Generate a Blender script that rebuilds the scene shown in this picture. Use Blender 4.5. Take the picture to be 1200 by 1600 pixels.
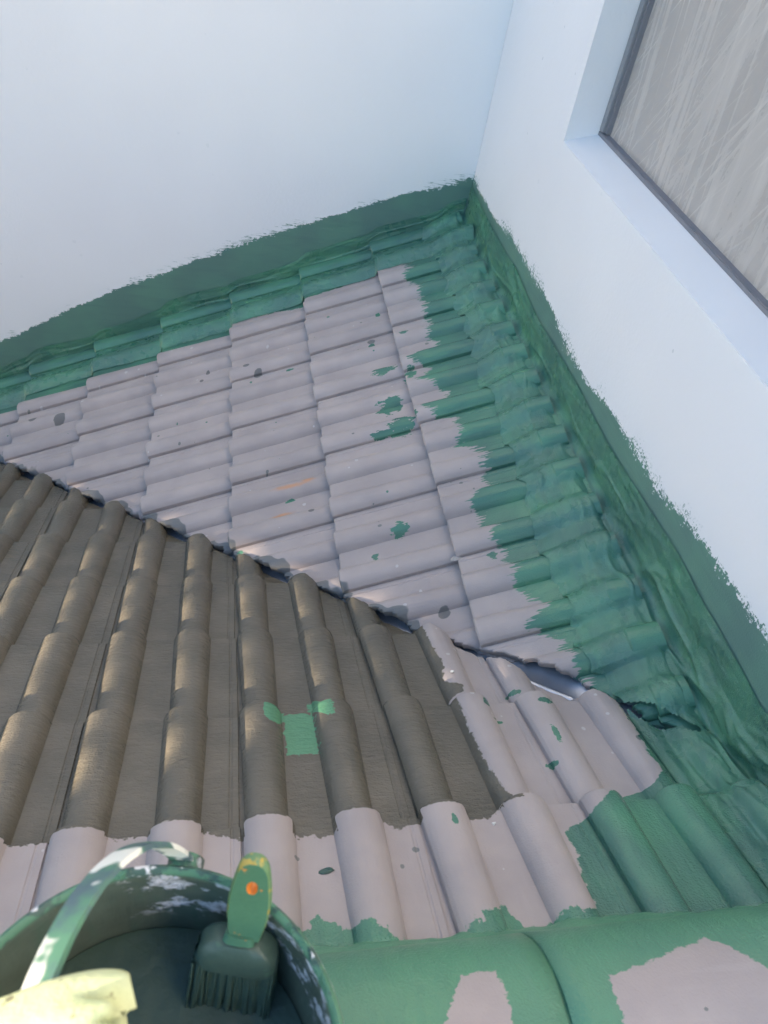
import bpy, bmesh, math, random
import numpy as np
from mathutils import Matrix, Vector

# ------------------------------------------------------------------ scene, camera, light
for o in list(bpy.data.objects):
    bpy.data.objects.remove(o, do_unlink=True)
scene = bpy.context.scene
C = scene.collection
random.seed(7)
rng = np.random.default_rng(11)

CAM_LOC = (-0.93268, -3.19720, 1.38984)
CAM_R = [[0.9792595, -0.1400361, 0.1464267], [0.0072196, -0.6981255, -0.715939], [0.2024815, 0.7021472, -0.682635]]
cd = bpy.data.cameras.new('camera')
cam = bpy.data.objects.new('camera', cd)
C.objects.link(cam)
right, down, fwd = [Vector(v) for v in CAM_R]
M = Matrix(((right.x, -down.x, -fwd.x, CAM_LOC[0]),
            (right.y, -down.y, -fwd.y, CAM_LOC[1]),
            (right.z, -down.z, -fwd.z, CAM_LOC[2]),
            (0, 0, 0, 1)))
cam.matrix_world = M
cd.sensor_fit = 'VERTICAL'
cd.sensor_height = 32.0
cd.sensor_width = 24.0
cd.lens = 32.0 * 1220.12 / 1600.0
cd.dof.use_dof = True
cd.dof.focus_distance = 2.2
cd.dof.aperture_fstop = 8.0
cd.clip_start = 0.02
cd.clip_end = 2000
scene.camera = cam

SUN_EL = math.radians(11.2)
SUN_ROT = math.radians(-105)           # low on the left, a little behind the viewer
world = bpy.data.worlds.new('World')
scene.world = world
world.use_nodes = True
wn = world.node_tree
bg = wn.nodes['Background']
sky = wn.nodes.new('ShaderNodeTexSky')
sky.sky_type = 'NISHITA'
sky.sun_disc = False
sky.sun_elevation = SUN_EL
sky.sun_rotation = SUN_ROT
sky.air_density = 1.0
sky.dust_density = 0.3
sky.ozone_density = 2.5
wn.links.new(sky.outputs[0], bg.inputs[0])
bg.inputs[1].default_value = 0.14

sd = bpy.data.lights.new('sun', 'SUN')
sd.energy = 4.5
sd.angle = math.radians(0.5)
sd.color = (1.0, 0.80, 0.58)
sun = bpy.data.objects.new('sun', sd)
C.objects.link(sun)
sun_dir = Vector((math.sin(SUN_ROT) * math.cos(SUN_EL), math.cos(SUN_ROT) * math.cos(SUN_EL), math.sin(SUN_EL)))
sun.rotation_euler = sun_dir.to_track_quat('Z', 'Y').to_euler()
sun.location = sun_dir * 20

scene.view_settings.view_transform = 'Standard'
scene.view_settings.look = 'None'
scene.view_settings.gamma = 1.0
scene.view_settings.use_curve_mapping = False
scene.view_settings.exposure = 2.24
scene.cycles.max_bounces = 6
scene.cycles.diffuse_bounces = 3
scene.cycles.glossy_bounces = 2
scene.cycles.transmission_bounces = 2
scene.cycles.caustics_reflective = False
scene.cycles.caustics_refractive = False
scene.cycles.use_adaptive_sampling = True
scene.cycles.adaptive_threshold = 0.02

# ------------------------------------------------------------------ measures of the place
TH = 0.44593          # roof pitch
G = 0.3332            # exposed length of a tile
TW = 0.300            # covered width of a tile
S = math.tan(TH); CO = math.cos(TH); SI = math.sin(TH)
Y0 = -2.4212          # where the valley meets the right wall line
XK = -0.8944          # a tile joint on the lower slope
YC = -2.6173          # a course end on the lower slope
XW, YW = 0.10, 0.06   # faces of the right and the far wall
YR = -3.01            # ridge
STEP = 0.027

# ------------------------------------------------------------------ helpers
def link(o, parent=None):
    C.objects.link(o)
    if parent is not None:
        o.parent = parent
    return o

def tag(o, label, cat=None, group=None, kind=None):
    if label: o['label'] = label
    if cat: o['category'] = cat
    if group: o['group'] = group
    if kind: o['kind'] = kind
    return o

def empty(name, loc=(0, 0, 0)):
    o = bpy.data.objects.new(name, None)
    o.empty_display_size = 0.05
    o.location = loc
    return link(o)

def mesh_obj(name, verts, faces, mat, parent=None, smooth=True, sharp=None):
    me = bpy.data.meshes.new(name)
    me.from_pydata([tuple(map(float, v)) for v in verts], [], [tuple(int(i) for i in f) for f in faces])
    me.materials.append(mat)
    me.polygons.foreach_set('use_smooth', [smooth] * len(me.polygons))
    if sharp is not None and smooth:
        try: me.set_sharp_from_angle(angle=math.radians(sharp))
        except Exception: pass
    me.update()
    o = link(bpy.data.objects.new(name, me), parent)
    if parent is not None:
        o.matrix_parent_inverse = Matrix.Translation(-Vector(parent.location))
    return o

def grid_faces(nr, nc, closed=False):
    f = []
    for i in range(nr - 1):
        for j in range(nc - 1):
            a = i * nc + j
            f.append((a, a + 1, a + nc + 1, a + nc))
        if closed:
            a = i * nc + nc - 1
            f.append((a, i * nc, (i + 1) * nc, a + nc))
    return f

def box_vf(x0, x1, y0, y1, z0, z1, off=0):
    v = [(x0, y0, z0), (x1, y0, z0), (x1, y1, z0), (x0, y1, z0), (x0, y0, z1), (x1, y0, z1), (x1, y1, z1), (x0, y1, z1)]
    f = [(0, 3, 2, 1), (4, 5, 6, 7), (0, 1, 5, 4), (1, 2, 6, 5), (2, 3, 7, 6), (3, 0, 4, 7)]
    return v, [tuple(i + off for i in q) for q in f]

TAB = rng.random((256, 256))
def vnoise(x, y, seed=0):
    x = np.asarray(x, float) + seed * 17.31; y = np.asarray(y, float) + seed * 9.17
    ix = np.floor(x).astype(int); iy = np.floor(y).astype(int)
    fx = x - ix; fy = y - iy
    fx = fx * fx * (3 - 2 * fx); fy = fy * fy * (3 - 2 * fy)
    a = TAB[ix & 255, iy & 255]; b = TAB[(ix + 1) & 255, iy & 255]
    c = TAB[ix & 255, (iy + 1) & 255]; d = TAB[(ix + 1) & 255, (iy + 1) & 255]
    return (a * (1 - fx) + b * fx) * (1 - fy) + (c * (1 - fx) + d * fx) * fy - 0.5
def fbm(x, y, seed=0, oct=4):
    r = 0; a = 1.0
    for k in range(oct):
        r = r + a * vnoise(x * 2 ** k, y * 2 ** k, seed + k * 3); a *= 0.5
    return r
def ridged(x, y, seed=0):
    n = vnoise(x, y, seed) + 0.4 * vnoise(x * 2.1, y * 2.1, seed + 5)
    return np.clip(1 - np.abs(n) * 7, 0, 1)

# profile of a double roll tile across its width (t = 0 at the joint, left when looking down the slope)
def roll(t, a, b, h):
    q = np.clip((t - a) / (b - a), 0, 1)
    return h * np.clip(1 - np.abs(2 * q - 1) ** 2.3, 0, 1) ** 0.72
def prof(t):
    t = np.asarray(t, float)
    h = roll(t, -0.005, 0.086, 0.031) + roll(t, 0.148, 0.236, 0.031)
    h = h + 0.002 * np.exp(-((t - 0.117) / 0.03) ** 2) * 0
    h = np.where((t > 0.279) & (t < 0.284), h - 0.0014, h)     # shallow channel beside the joint
    h = np.where(t >= 0.2955, h - 0.004, h)
    return h
def surfA(x, y):
    u = -np.asarray(x) / CO
    fe = np.ceil(u / G - 1e-9) * G - u
    return S * np.asarray(x) + (prof(np.mod(y, TW)) - STEP * fe / G) / CO
def surfB(x, y):
    v = (np.asarray(y) - YC) / CO
    fe = np.ceil(v / G - 1e-9) * G - v
    return -S * (np.asarray(y) - Y0) + (prof(np.mod(np.asarray(x) - XK, TW)) - STEP * fe / G) / CO

# ------------------------------------------------------------------ node helpers
class NT:
    def __init__(self, name):
        self.mat = bpy.data.materials.new(name)
        self.mat.use_nodes = True
        self.t = self.mat.node_tree
        self.b = self.t.nodes['Principled BSDF']
        self.out = self.t.nodes['Material Output']
        self._pos = None
    def n(self, t): return self.t.nodes.new(t)
    def put(self, sock, v):
        if isinstance(v, bpy.types.NodeSocket): self.t.links.new(v, sock)
        elif v is not None: sock.default_value = v
    def m(self, op, a, b=None, c=None, clamp=False):
        k = self.n('ShaderNodeMath'); k.operation = op; k.use_clamp = clamp
        self.put(k.inputs[0], a); self.put(k.inputs[1], b); self.put(k.inputs[2], c)
        return k.outputs[0]
    def add(self, a, b): return self.m('ADD', a, b)
    def sub(self, a, b): return self.m('SUBTRACT', a, b)
    def mul(self, a, b): return self.m('MULTIPLY', a, b)
    def mx(self, a, b): return self.m('MAXIMUM', a, b)
    def mn(self, a, b): return self.m('MINIMUM', a, b)
    def pos(self):
        if self._pos is None:
            g = self.n('ShaderNodeNewGeometry'); s = self.n('ShaderNodeSeparateXYZ')
            self.t.links.new(g.outputs['Position'], s.inputs[0])
            self._pos = (g.outputs['Position'], s.outputs[0], s.outputs[1], s.outputs[2])
        return self._pos
    def obj(self):
        return self.n('ShaderNodeTexCoord').outputs['Object']
    def scaled(self, vec, sc, off=(0, 0, 0)):
        k = self.n('ShaderNodeVectorMath'); k.operation = 'MULTIPLY_ADD'
        self.put(k.inputs[0], vec); k.inputs[1].default_value = sc; k.inputs[2].default_value = off
        return k.outputs[0]
    def noise(self, sc, detail=3, rough=0.55, off=(0, 0, 0), vec=None, dist=0):
        if not hasattr(sc, '__len__'): sc = (sc, sc, sc)
        k = self.n('ShaderNodeTexNoise')
        self.t.links.new(self.scaled(vec or self.pos()[0], sc, off), k.inputs['Vector'])
        k.inputs['Scale'].default_value = 1; k.inputs['Detail'].default_value = detail
        k.inputs['Roughness'].default_value = rough; k.inputs['Distortion'].default_value = dist
        return k.outputs['Fac']
    def voro(self, sc, off=(0, 0, 0), vec=None, rnd=1.0):
        if not hasattr(sc, '__len__'): sc = (sc, sc, sc)
        k = self.n('ShaderNodeTexVoronoi')
        self.t.links.new(self.scaled(vec or self.pos()[0], sc, off), k.inputs['Vector'])
        k.inputs['Scale'].default_value = 1; k.inputs['Randomness'].default_value = rnd
        return k
    def step(self, v, a, b):
        k = self.n('ShaderNodeMapRange'); k.interpolation_type = 'SMOOTHSTEP'
        self.put(k.inputs['Value'], v); k.inputs['From Min'].default_value = a; k.inputs['From Max'].default_value = b
        return k.outputs[0]
    def lin(self, v, a, b, c=0., d=1.):
        k = self.n('ShaderNodeMapRange')
        self.put(k.inputs['Value'], v); k.inputs['From Min'].default_value = a; k.inputs['From Max'].default_value = b
        k.inputs['To Min'].default_value = c; k.inputs['To Max'].default_value = d
        return k.outputs[0]
    def mix(self, f, a, b):
        k = self.n('ShaderNodeMix'); k.data_type = 'RGBA'
        self.put(k.inputs[0], f)
        for s, v in ((k.inputs[6], a), (k.inputs[7], b)):
            if isinstance(v, bpy.types.NodeSocket): self.t.links.new(v, s)
            else: s.default_value = (v[0], v[1], v[2], 1)
        return k.outputs[2]
    def curve(self, v, pts):
        pts = sorted(pts); q = [pts[0]]
        for p in pts[1:]:
            if p[0] - q[-1][0] > 1e-4: q.append(p)
        x0, x1 = q[0][0], q[-1][0]; ys = [p[1] for p in q]; a, b = min(ys), max(ys)
        if b - a < 1e-6: b = a + 1e-6
        k = self.n('ShaderNodeFloatCurve')
        self.put(k.inputs['Value'], self.lin(v, x0, x1))
        cv = k.mapping.curves[0]
        P = [((x - x0) / (x1 - x0), (y - a) / (b - a)) for x, y in q]
        cv.points[0].location = P[0]; cv.points[1].location = P[-1]
        for p in P[1:-1]: cv.points.new(*p)
        for p in cv.points: p.handle_type = 'VECTOR'
        k.mapping.update()
        return self.lin(k.outputs[0], 0, 1, a, b)
    def blob(self, x, y, cx, cy, rx, ry, nz, amt=0.9):
        dx = self.mul(self.sub(x, cx), 1 / rx); dy = self.mul(self.sub(y, cy), 1 / ry)
        d = self.m('SQRT', self.add(self.mul(dx, dx), self.mul(dy, dy)))
        return self.add(self.sub(1.0, d), self.mul(self.sub(nz, 0.5), amt * 2))
    def bump(self, h, strength, dist, normal=None):
        k = self.n('ShaderNodeBump'); k.inputs['Strength'].default_value = strength; k.inputs['Distance'].default_value = dist
        self.t.links.new(h, k.inputs['Height'])
        if normal is not None: self.t.links.new(normal, k.inputs['Normal'])
        return k.outputs[0]
    def mixn(self, f, a, b):
        k = self.n('ShaderNodeMix'); k.data_type = 'VECTOR'
        self.put(k.inputs[0], f); self.put(k.inputs[4], a); self.put(k.inputs[5], b)
        return k.outputs[1]
    def fin(self, col, rough, normal=None, metal=0.0, spec=0.5, coat=None):
        self.put(self.b.inputs['Base Color'], col if isinstance(col, bpy.types.NodeSocket) else (*col, 1))
        self.put(self.b.inputs['Roughness'], rough); self.put(self.b.inputs['Metallic'], metal)
        self.put(self.b.inputs['Specular IOR Level'], spec)
        if normal is not None: self.t.links.new(normal, self.b.inputs['Normal'])
        if coat is not None: self.put(self.b.inputs['Coat Weight'], coat)
        return self.mat

MAUVE1 = (0.398, 0.346, 0.326); MAUVE2 = (0.338, 0.296, 0.284)
GREEN1 = (0.068, 0.170, 0.126); GREEN2 = (0.086, 0.235, 0.146); GREEN3 = (0.052, 0.138, 0.111)
OLIVE1 = (0.104, 0.094, 0.072); OLIVE2 = (0.134, 0.119, 0.091)
WHITE = (0.80, 0.785, 0.79)

def green_paint(k, stretch):
    """wet green roof paint: colour, bump height"""
    a = k.noise(5, 2, off=(3, 1, 2)); b = k.noise(stretch, 2, 0.6, off=(1, 5, 9))
    c = k.mix(k.step(a, 0.35, 0.68), GREEN1, GREEN2)
    c = k.mix(k.mul(k.step(b, 0.45, 0.75), 0.55), c, GREEN3)
    return c, k.add(b, k.mul(k.noise(260, 1, 0.6), 0.45))

def mauve_paint(k, stretch):
    b = k.noise(stretch, 2, 0.6, off=(2, 2, 2))
    a = k.noise(7, 3, off=(7, 3, 1))
    c = k.mix(k.step(a, 0.3, 0.7), MAUVE1, MAUVE2)
    c = k.mix(k.mul(k.step(b, 0.5, 0.8), 0.35), c, (0.40, 0.36, 0.35))
    oi_ = k.n('ShaderNodeObjectInfo').outputs['Random']
    c = k.mix(k.mul(oi_, 0.22), c, (0.225, 0.200, 0.198))
    # pale crumbs, dark dots and green flecks scattered by cell colour
    v = k.voro((36, 36, 0), off=(0.3, 0.7, 0)); s = k.n('ShaderNodeSeparateColor'); k.put(s.inputs[0], v.outputs['Color'])
    d = k.add(v.outputs['Distance'], k.mul(k.sub(b, 0.5), 0.35))
    spot = k.m('LESS_THAN', d, k.mul(s.outputs[1], 0.22))
    c = k.mix(k.mul(k.mul(spot, k.m('GREATER_THAN', s.outputs[0], 0.90)), 0.6), c, (0.52, 0.50, 0.50))
    c = k.mix(k.mul(k.mul(spot, k.m('LESS_THAN', s.outputs[0], 0.07)), 0.8), c, (0.11, 0.13, 0.125))
    c = k.mix(k.mul(spot, k.m('COMPARE', s.outputs[0], 0.5, 0.012)), c, GREEN1)
    return c, k.add(k.mul(k.noise(240, 2, 0.65), 0.5), k.mul(b, 0.3))

# green boundary on the upper slope, beside the right wall: (y, x)
A_GREEN = [(-0.173, -0.193), (-0.236, -0.178), (-0.294, -0.209), (-0.347, -0.18), (-0.421, -0.172), (-0.478, -0.177), (-0.535, -0.165), (-0.593, -0.184), (-0.641, -0.162), (-0.688, -0.193), (-0.749, -0.188), (-0.783, -0.163), (-0.826, -0.201), (-0.861, -0.294), (-0.921, -0.213), (-0.969, -0.23), (-0.979, -0.295), (-1.074, -0.182), (-1.118, -0.2), (-1.123, -0.303), (-1.206, -0.231), (-1.212, -0.178), (-1.308, -0.197), (-1.359, -0.211), (-1.379, -0.162), (-1.447, -0.15), (-1.509, -0.167), (-1.572, -0.155), (-1.592, -0.203), (-1.632, -0.243), (-1.674, -0.2), (-1.712, -0.223), (-1.746, -0.193), (-1.78, -0.212), (-1.818, -0.18), (-1.885, -0.187), (-1.964, -0.175), (-2.027, -0.124), (-2.088, -0.19), (-2.133, -0.123), (-2.163, -0.132), (-2.202, -0.11), (-2.22, -0.125), (-2.293, -0.096)]
A_W1 = [(-2.9, -0.17), (-2.18, -0.17), (-2.17, -0.22), (-1.845, -0.225), (-1.835, -0.205), (-1.515, -0.235), (-1.505, -0.205), (-1.205, -0.235),
        (-1.195, -0.200), (-0.905, -0.225), (-0.895, -0.150), (-0.600, -0.185), (-0.590, -0.165), (-0.290, -0.145), (-0.20, -0.12), (0.1, -0.12)]

def mat_upper():
    k = NT('upper_slope_paint')
    _, x, y, z = k.pos()
    mc, mh = mauve_paint(k, (9, 60, 9))
    gc, gh = green_paint(k, (6, 45, 6))
    n1 = k.noise(22, 2, 0.6, off=(5, 5, 5)); n2 = k.noise((14, 170, 14), 2, 0.7, off=(2, 8, 1)); n3 = k.noise(70, 2, 0.6)
    jag = k.add(k.add(k.mul(k.sub(n1, 0.5), 0.05), k.mul(k.sub(n2, 0.5), 0.10)), k.mul(k.sub(n3, 0.5), 0.02))
    g = k.step(k.add(k.sub(x, k.curve(y, A_GREEN)), jag), -0.005, 0.004)
    j2 = k.add(k.mul(k.sub(n1, 0.5), 0.035), k.mul(k.sub(n3, 0.5), 0.03))
    g = k.mx(g, k.step(k.add(k.sub(y, k.curve(x, A_W1)), j2), -0.002, 0.002))
    nz = k.noise((30, 75, 30), 3, 0.65, off=(9, 1, 4))
    for cx, cy, rx, ry in ((-0.364, -0.855, 0.055, 0.035), (-0.365, -1.05, 0.06, 0.04), (-0.352, -1.175, 0.055, 0.05), (-0.42, -1.19, 0.05, 0.014),
                           (-0.423, -1.634, 0.034, 0.034), (-0.21, -1.824, 0.016, 0.026), (-0.68, -0.62, 0.022, 0.010), (-0.376, -0.65, 0.02, 0.02),
                           (-0.282, -0.92, 0.03, 0.03), (-0.50, -1.70, 0.014, 0.016), (-0.879, -1.525, 0.014, 0.018), (-0.72, -1.35, 0.02, 0.008),
                           (-0.72, -1.425, 0.016, 0.007), (-0.28, -0.70, 0.02, 0.02), (-0.43, -0.66, 0.014, 0.014), (-0.33, -0.45, 0.012, 0.012)):
        g = k.mx(g, k.step(k.blob(x, y, cx, cy, rx, ry, nz), 0.28, 0.36))
    # grey-olive filler brushed along the valley, and old drips
    dv = k.mul(k.add(k.add(x, y), -Y0), 0.7071)
    lob = k.noise((11, 11, 2), 2, 0.5, off=(3.3, 1.2, 0))
    val = k.mul(k.step(k.add(k.sub(0.022, dv), k.mul(k.sub(lob, 0.5), 0.14)), -0.003, 0.003), k.m('LESS_THAN', x, -0.42))
    dots = None
    for cx, cy, r in ((-1.723, -0.394, 0.018), (-1.606, -0.43, 0.026), (-0.846, -0.55, 0.013), (-0.80, -0.60, 0.016), (-0.995, -0.45, 0.009), (-1.02, -0.49, 0.009), (-0.355, -1.954, 0.017), (-0.66, -1.44, 0.01), (-0.376, -0.62, 0.015)):
        d = k.step(k.blob(x, y, cx, cy, r, r, nz, 0.25), 0.0, 0.15)
        dots = d if dots is None else k.mx(dots, d)
    mc = k.mix(k.mul(dots, 0.85), mc, (0.10, 0.105, 0.105))
    rust = None
    for cx, cy, rx, ry in ((-0.72, -1.31, 0.085, 0.014), (-0.66, -1.30, 0.03, 0.014), (-0.745, -1.405, 0.05, 0.012)):
        d = k.step(k.blob(x, y, cx, cy, rx, ry, nz, 0.6), 0.0, 0.9)
        rust = d if rust is None else k.mx(rust, d)
    mc = k.mix(k.mul(rust, 0.75), mc, (0.50, 0.24, 0.11))
    mc = k.mix(val, mc, (0.145, 0.15, 0.15))
    c = k.mix(g, mc, gc)
    nrm = k.mixn(g, k.bump(mh, 0.5, 0.003), k.bump(gh, 0.6, 0.0045))
    r = k.lin(g, 0, 1, 0.62, 0.25)
    return k.fin(c, r, nrm, spec=0.4)

B_OLR = [(-3.2, -0.405), (-2.60, -0.405), (-2.577, -0.419), (-2.517, -0.428), (-2.422, -0.434), (-2.315, -0.431), (-2.29, -0.440), (-2.275, -0.40), (-2.246, -0.395), (-2.235, -0.432), (-2.165, -0.419), (-2.094, -0.427), (-1.9, -0.43), (-0.2, -0.43)]
B_GREEN = [(-2.0, -0.07), (-2.30, -0.07), (-2.34, -0.076), (-2.419, -0.075), (-2.479, -0.089), (-2.555, -0.087), (-2.586, -0.127), (-2.598, -0.187), (-2.617, -0.249), (-2.645, -0.282), (-2.67, -0.331), (-2.683, -0.344), (-2.736, -0.353), (-2.797, -0.362), (-2.82, -0.362), (-2.84, -0.40), (-3.2, -0.40)]
B_BOT = [(-2.9, -2.80), (-0.84, -2.80), (-0.81, -2.815), (-0.789, -2.79), (-0.746, -2.821), (-0.736, -2.812), (-0.683, -2.833), (-0.656, -2.856), (-0.649, -2.872), (-0.626, -2.864), (-0.597, -2.863), (-0.585, -2.839), (-0.556, -2.826), (-0.515, -2.809), (-0.507, -2.802), (-0.492, -2.828), (-0.486, -2.845), (-0.455, -2.845), (-0.438, -2.834), (-0.406, -2.832), (-0.374, -2.83), (0.1, -2.82)]

def mat_lower():
    k = NT('lower_slope_paint')
    _, x, y, z = k.pos()
    mc, mh = mauve_paint(k, (60, 9, 9))
    gc, gh = green_paint(k, (40, 7, 7))
    n1 = k.noise(24, 2, 0.6, off=(5, 5, 5)); n2 = k.noise((160, 16, 14), 2, 0.7, off=(2, 8, 1)); n3 = k.noise(80, 2, 0.6)
    j = k.add(k.add(k.mul(k.sub(n1, 0.5), 0.03), k.mul(k.sub(n3, 0.5), 0.022)), 0.0)
    jy = k.add(k.add(k.mul(k.sub(n1, 0.5), 0.05), k.mul(k.sub(n2, 0.5), 0.014)), k.mul(k.sub(n3, 0.5), 0.03))
    g = k.step(k.add(k.sub(x, k.curve(y, B_GREEN)), j), -0.002, 0.002)
    g = k.mx(g, k.step(k.add(k.sub(k.curve(x, B_BOT), y), jy), -0.002, 0.002))
    # the trial patch of green on the olive coat, and its two dabs
    jj = k.mul(k.sub(n3, 0.5), 0.026)
    def rect(cx, cy, hx, hy):
        ax = k.sub(hx, k.m('ABSOLUTE', k.sub(x, cx))); ay = k.sub(hy, k.m('ABSOLUTE', k.sub(y, cy)))
        return k.step(k.add(k.mn(ax, ay), jj), -0.0012, 0.0012)
    nz = n3
    pt = rect(-0.776, -2.383, 0.031, 0.058)
    pt = k.mx(pt, k.step(k.blob(x, y, -0.827, -2.326, 0.023, 0.040, nz, 0.25), 0.0, 0.08))
    dg = k.add(x, k.mul(y, 0.9))
    dab = k.mul(rect(-0.728, -2.312, 0.022, 0.040), k.m('GREATER_THAN', k.sub(0.030, k.m('ABSOLUTE', k.sub(dg, -0.728 - 2.312 * 0.9))), 0.0))
    pt = k.mx(pt, dab)
    sp = None
    for cx, cy, rx, ry in ((-0.545, -2.649, 0.007, 0.016), (-0.241, -2.34, 0.026, 0.012), (-0.293, -2.51, 0.013, 0.010), (-0.371, -2.331, 0.012, 0.02), (-0.261, -2.44, 0.008, 0.03), (-0.36, -2.38, 0.016, 0.006), (-0.28, -2.28, 0.02, 0.01)):
        d = k.step(k.blob(x, y, cx, cy, rx, ry, nz, 0.7), 0.15, 0.3)
        sp = d if sp is None else k.mx(sp, d)
    g = k.mx(g, sp)
    # olive coat
    ol = k.step(k.add(k.sub(y, YC + 0.004), k.mul(k.sub(n3, 0.5), 0.010)), -0.001, 0.001)
    lip = k.step(k.add(k.sub(y, k.curve(x, [(-3, -2.63), (-0.98, -2.622), (-0.94, -2.632), (-0.89, -2.648), (-0.80, -2.648), (-0.75, -2.650), (-0.70, -2.60), (-0.64, -2.645), (-0.60, -2.640), (-0.55, -2.605), (-0.505, -2.64), (-0.476, -2.642), (-0.41, -2.59), (0.1, -2.59)])), k.mul(k.sub(n3, 0.5), 0.03)), -0.0015, 0.0015)
    pan = k.m('LESS_THAN', k.add(z, k.mul(S, k.sub(y, Y0))), 0.010)
    ol = k.mx(ol, k.mul(lip, pan))
    ol = k.mul(ol, k.step(k.add(k.sub(k.curve(y, B_OLR), x), k.mul(k.sub(n3, 0.5), 0.018)), -0.0015, 0.0015))
    oa = k.noise(7, 2, off=(1, 9, 2)); ob = k.noise((48, 120, 60), 3, 0.6)
    oc = k.mix(k.step(oa, 0.35, 0.7), OLIVE1, OLIVE2)
    oc = k.mix(k.mul(k.step(ob, 0.5, 0.8), 0.35), oc, (0.170, 0.150, 0.118))
    oc = k.mix(k.mul(k.n('ShaderNodeObjectInfo').outputs['Random'], 0.30), oc, (0.085, 0.079, 0.064))
    oh = k.add(k.mul(ob, 1.0), k.mul(k.noise(300, 1), 0.3))
    c = k.mix(g, mc, gc); c = k.mix(ol, c, oc)
    c = k.mix(pt, c, k.mix(n3, (0.070, 0.205, 0.115), (0.105, 0.265, 0.150)))
    nrm = k.mixn(g, k.bump(mh, 0.5, 0.003), k.bump(gh, 0.8, 0.006))
    nrm = k.mixn(ol, nrm, k.bump(oh, 0.7, 0.0042))
    r = k.sub(k.sub(0.62, k.mul(g, 0.39)), k.mul(ol, 0.37))
    return k.fin(c, r, nrm, spec=0.45)

W2TOP = [(-3.2, 0.36), (-2.415, 0.293), (-2.283, 0.289), (-2.169, 0.282), (-2.024, 0.256), (-1.896, 0.230), (-1.74, 0.234), (-1.578, 0.226), (-1.416, 0.197), (-1.197, 0.199), (-1.068, 0.225), (-0.808, 0.223), (-0.546, 0.226), (-0.337, 0.192), (0.061, 0.195)]
W1TOP = [(-2.9, -1.20), (-1.923, -0.725), (-1.702, -0.597), (-1.486, -0.471), (-1.043, -0.256), (-0.989, -0.237), (-0.8, -0.148), (-0.613, -0.067), (-0.375, 0.029), (-0.166, 0.117), (-0.005, 0.159), (0.1, 0.2)]

def mat_wall(name, axis):
    k = NT(name)
    _, x, y, z = k.pos()
    a = x if axis == 'x' else y
    big = k.noise(1.6, 2); fine = k.noise(90, 1, 0.6); mid = k.noise(14, 2)
    wc = k.mix(k.step(big, 0.3, 0.7), WHITE, (0.77, 0.755, 0.765))
    v = k.voro((7.5, 0, 7.5) if axis == 'x' else (0, 7.5, 7.5), off=(0.2, 0.4, 0.9)); pm = k.noise(2.3, 2, off=(8, 8, 8))
    pit = k.mul(k.m('LESS_THAN', k.add(v.outputs['Distance'], k.mul(fine, 0.09)), 0.100), k.m('GREATER_THAN', pm, 0.47))
    wc = k.mix(k.mul(pit, 0.25), wc, (0.62, 0.63, 0.65))
    st = (60, 9, 9) if axis == 'x' else (9, 60, 9)
    gc, gh = green_paint(k, (6, 6, 40))
    gc = k.mix(0.45, gc, (0.165, 0.245, 0.235))      # one thin coat over white plaster
    # ragged bristle edge where the brush was dragged along the wall
    bz = (90, 90, 22); n2 = k.noise((70, 70, 70) if axis == 'x' else (150, 110, 55), 3, 0.7, off=(2, 8, 1)); n1 = k.noise(9, 4, 0.6, off=(1, 2, 3))
    n3 = k.noise((16, 16, 150) if axis == 'x' else (30, 30, 150), 3, 0.65, off=(6, 1, 7)); rag = k.noise(5, 2, off=(21, 2, 3))
    amt = k.lin(rag, 0.4, 0.62, 0.03, 0.075) if axis == 'x' else k.lin(rag, 0.38, 0.6, 0.04, 0.11)
    top = k.curve(a, W1TOP if axis == 'x' else W2TOP)
    d = k.add(k.sub(top, z), k.mul(k.sub(n1, 0.5), 0.03))
    d = k.add(d, k.add(k.mul(k.sub(n2, 0.5), amt), k.mul(k.sub(n3, 0.5), k.mul(amt, 0.9))))
    g = k.step(d, -0.0015, 0.0015)
    dry = k.mul(k.step(k.add(d, 0.030), -0.004, 0.02), k.step(k.noise((16, 16, 170) if axis == 'x' else (60, 120, 120), 2, 0.7, off=(5, 3, 2)), 0.52, 0.60))
    g = k.mx(g, k.mul(dry, k.step(rag, 0.46, 0.56)))
    v5 = k.voro((26, 0, 26) if axis == 'x' else (0, 26, 26), off=(7.1, 2.2, 4.4)); sc5 = k.n('ShaderNodeSeparateColor'); k.put(sc5.inputs[0], v5.outputs['Color'])
    fleck = k.mul(k.m('LESS_THAN', k.add(v5.outputs['Distance'], k.mul(k.sub(fine, 0.5), 0.3)), k.mul(sc5.outputs[1], 0.16)), k.m('GREATER_THAN', sc5.outputs[0], 0.93))
    wc = k.mix(k.mul(fleck, 0.45), wc, (0.45, 0.47, 0.49))
    c = k.mix(g, wc, gc)
    h = k.add(k.add(k.mul(fine, 0.25), k.mul(mid, 0.5)), k.mul(pit, -2.0))
    nrm = k.mixn(g, k.bump(h, 0.6, 0.004), k.bump(gh, 0.5, 0.003))
    return k.fin(c, k.lin(g, 0, 1, 0.55, 0.42), nrm, spec=0.35)

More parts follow.
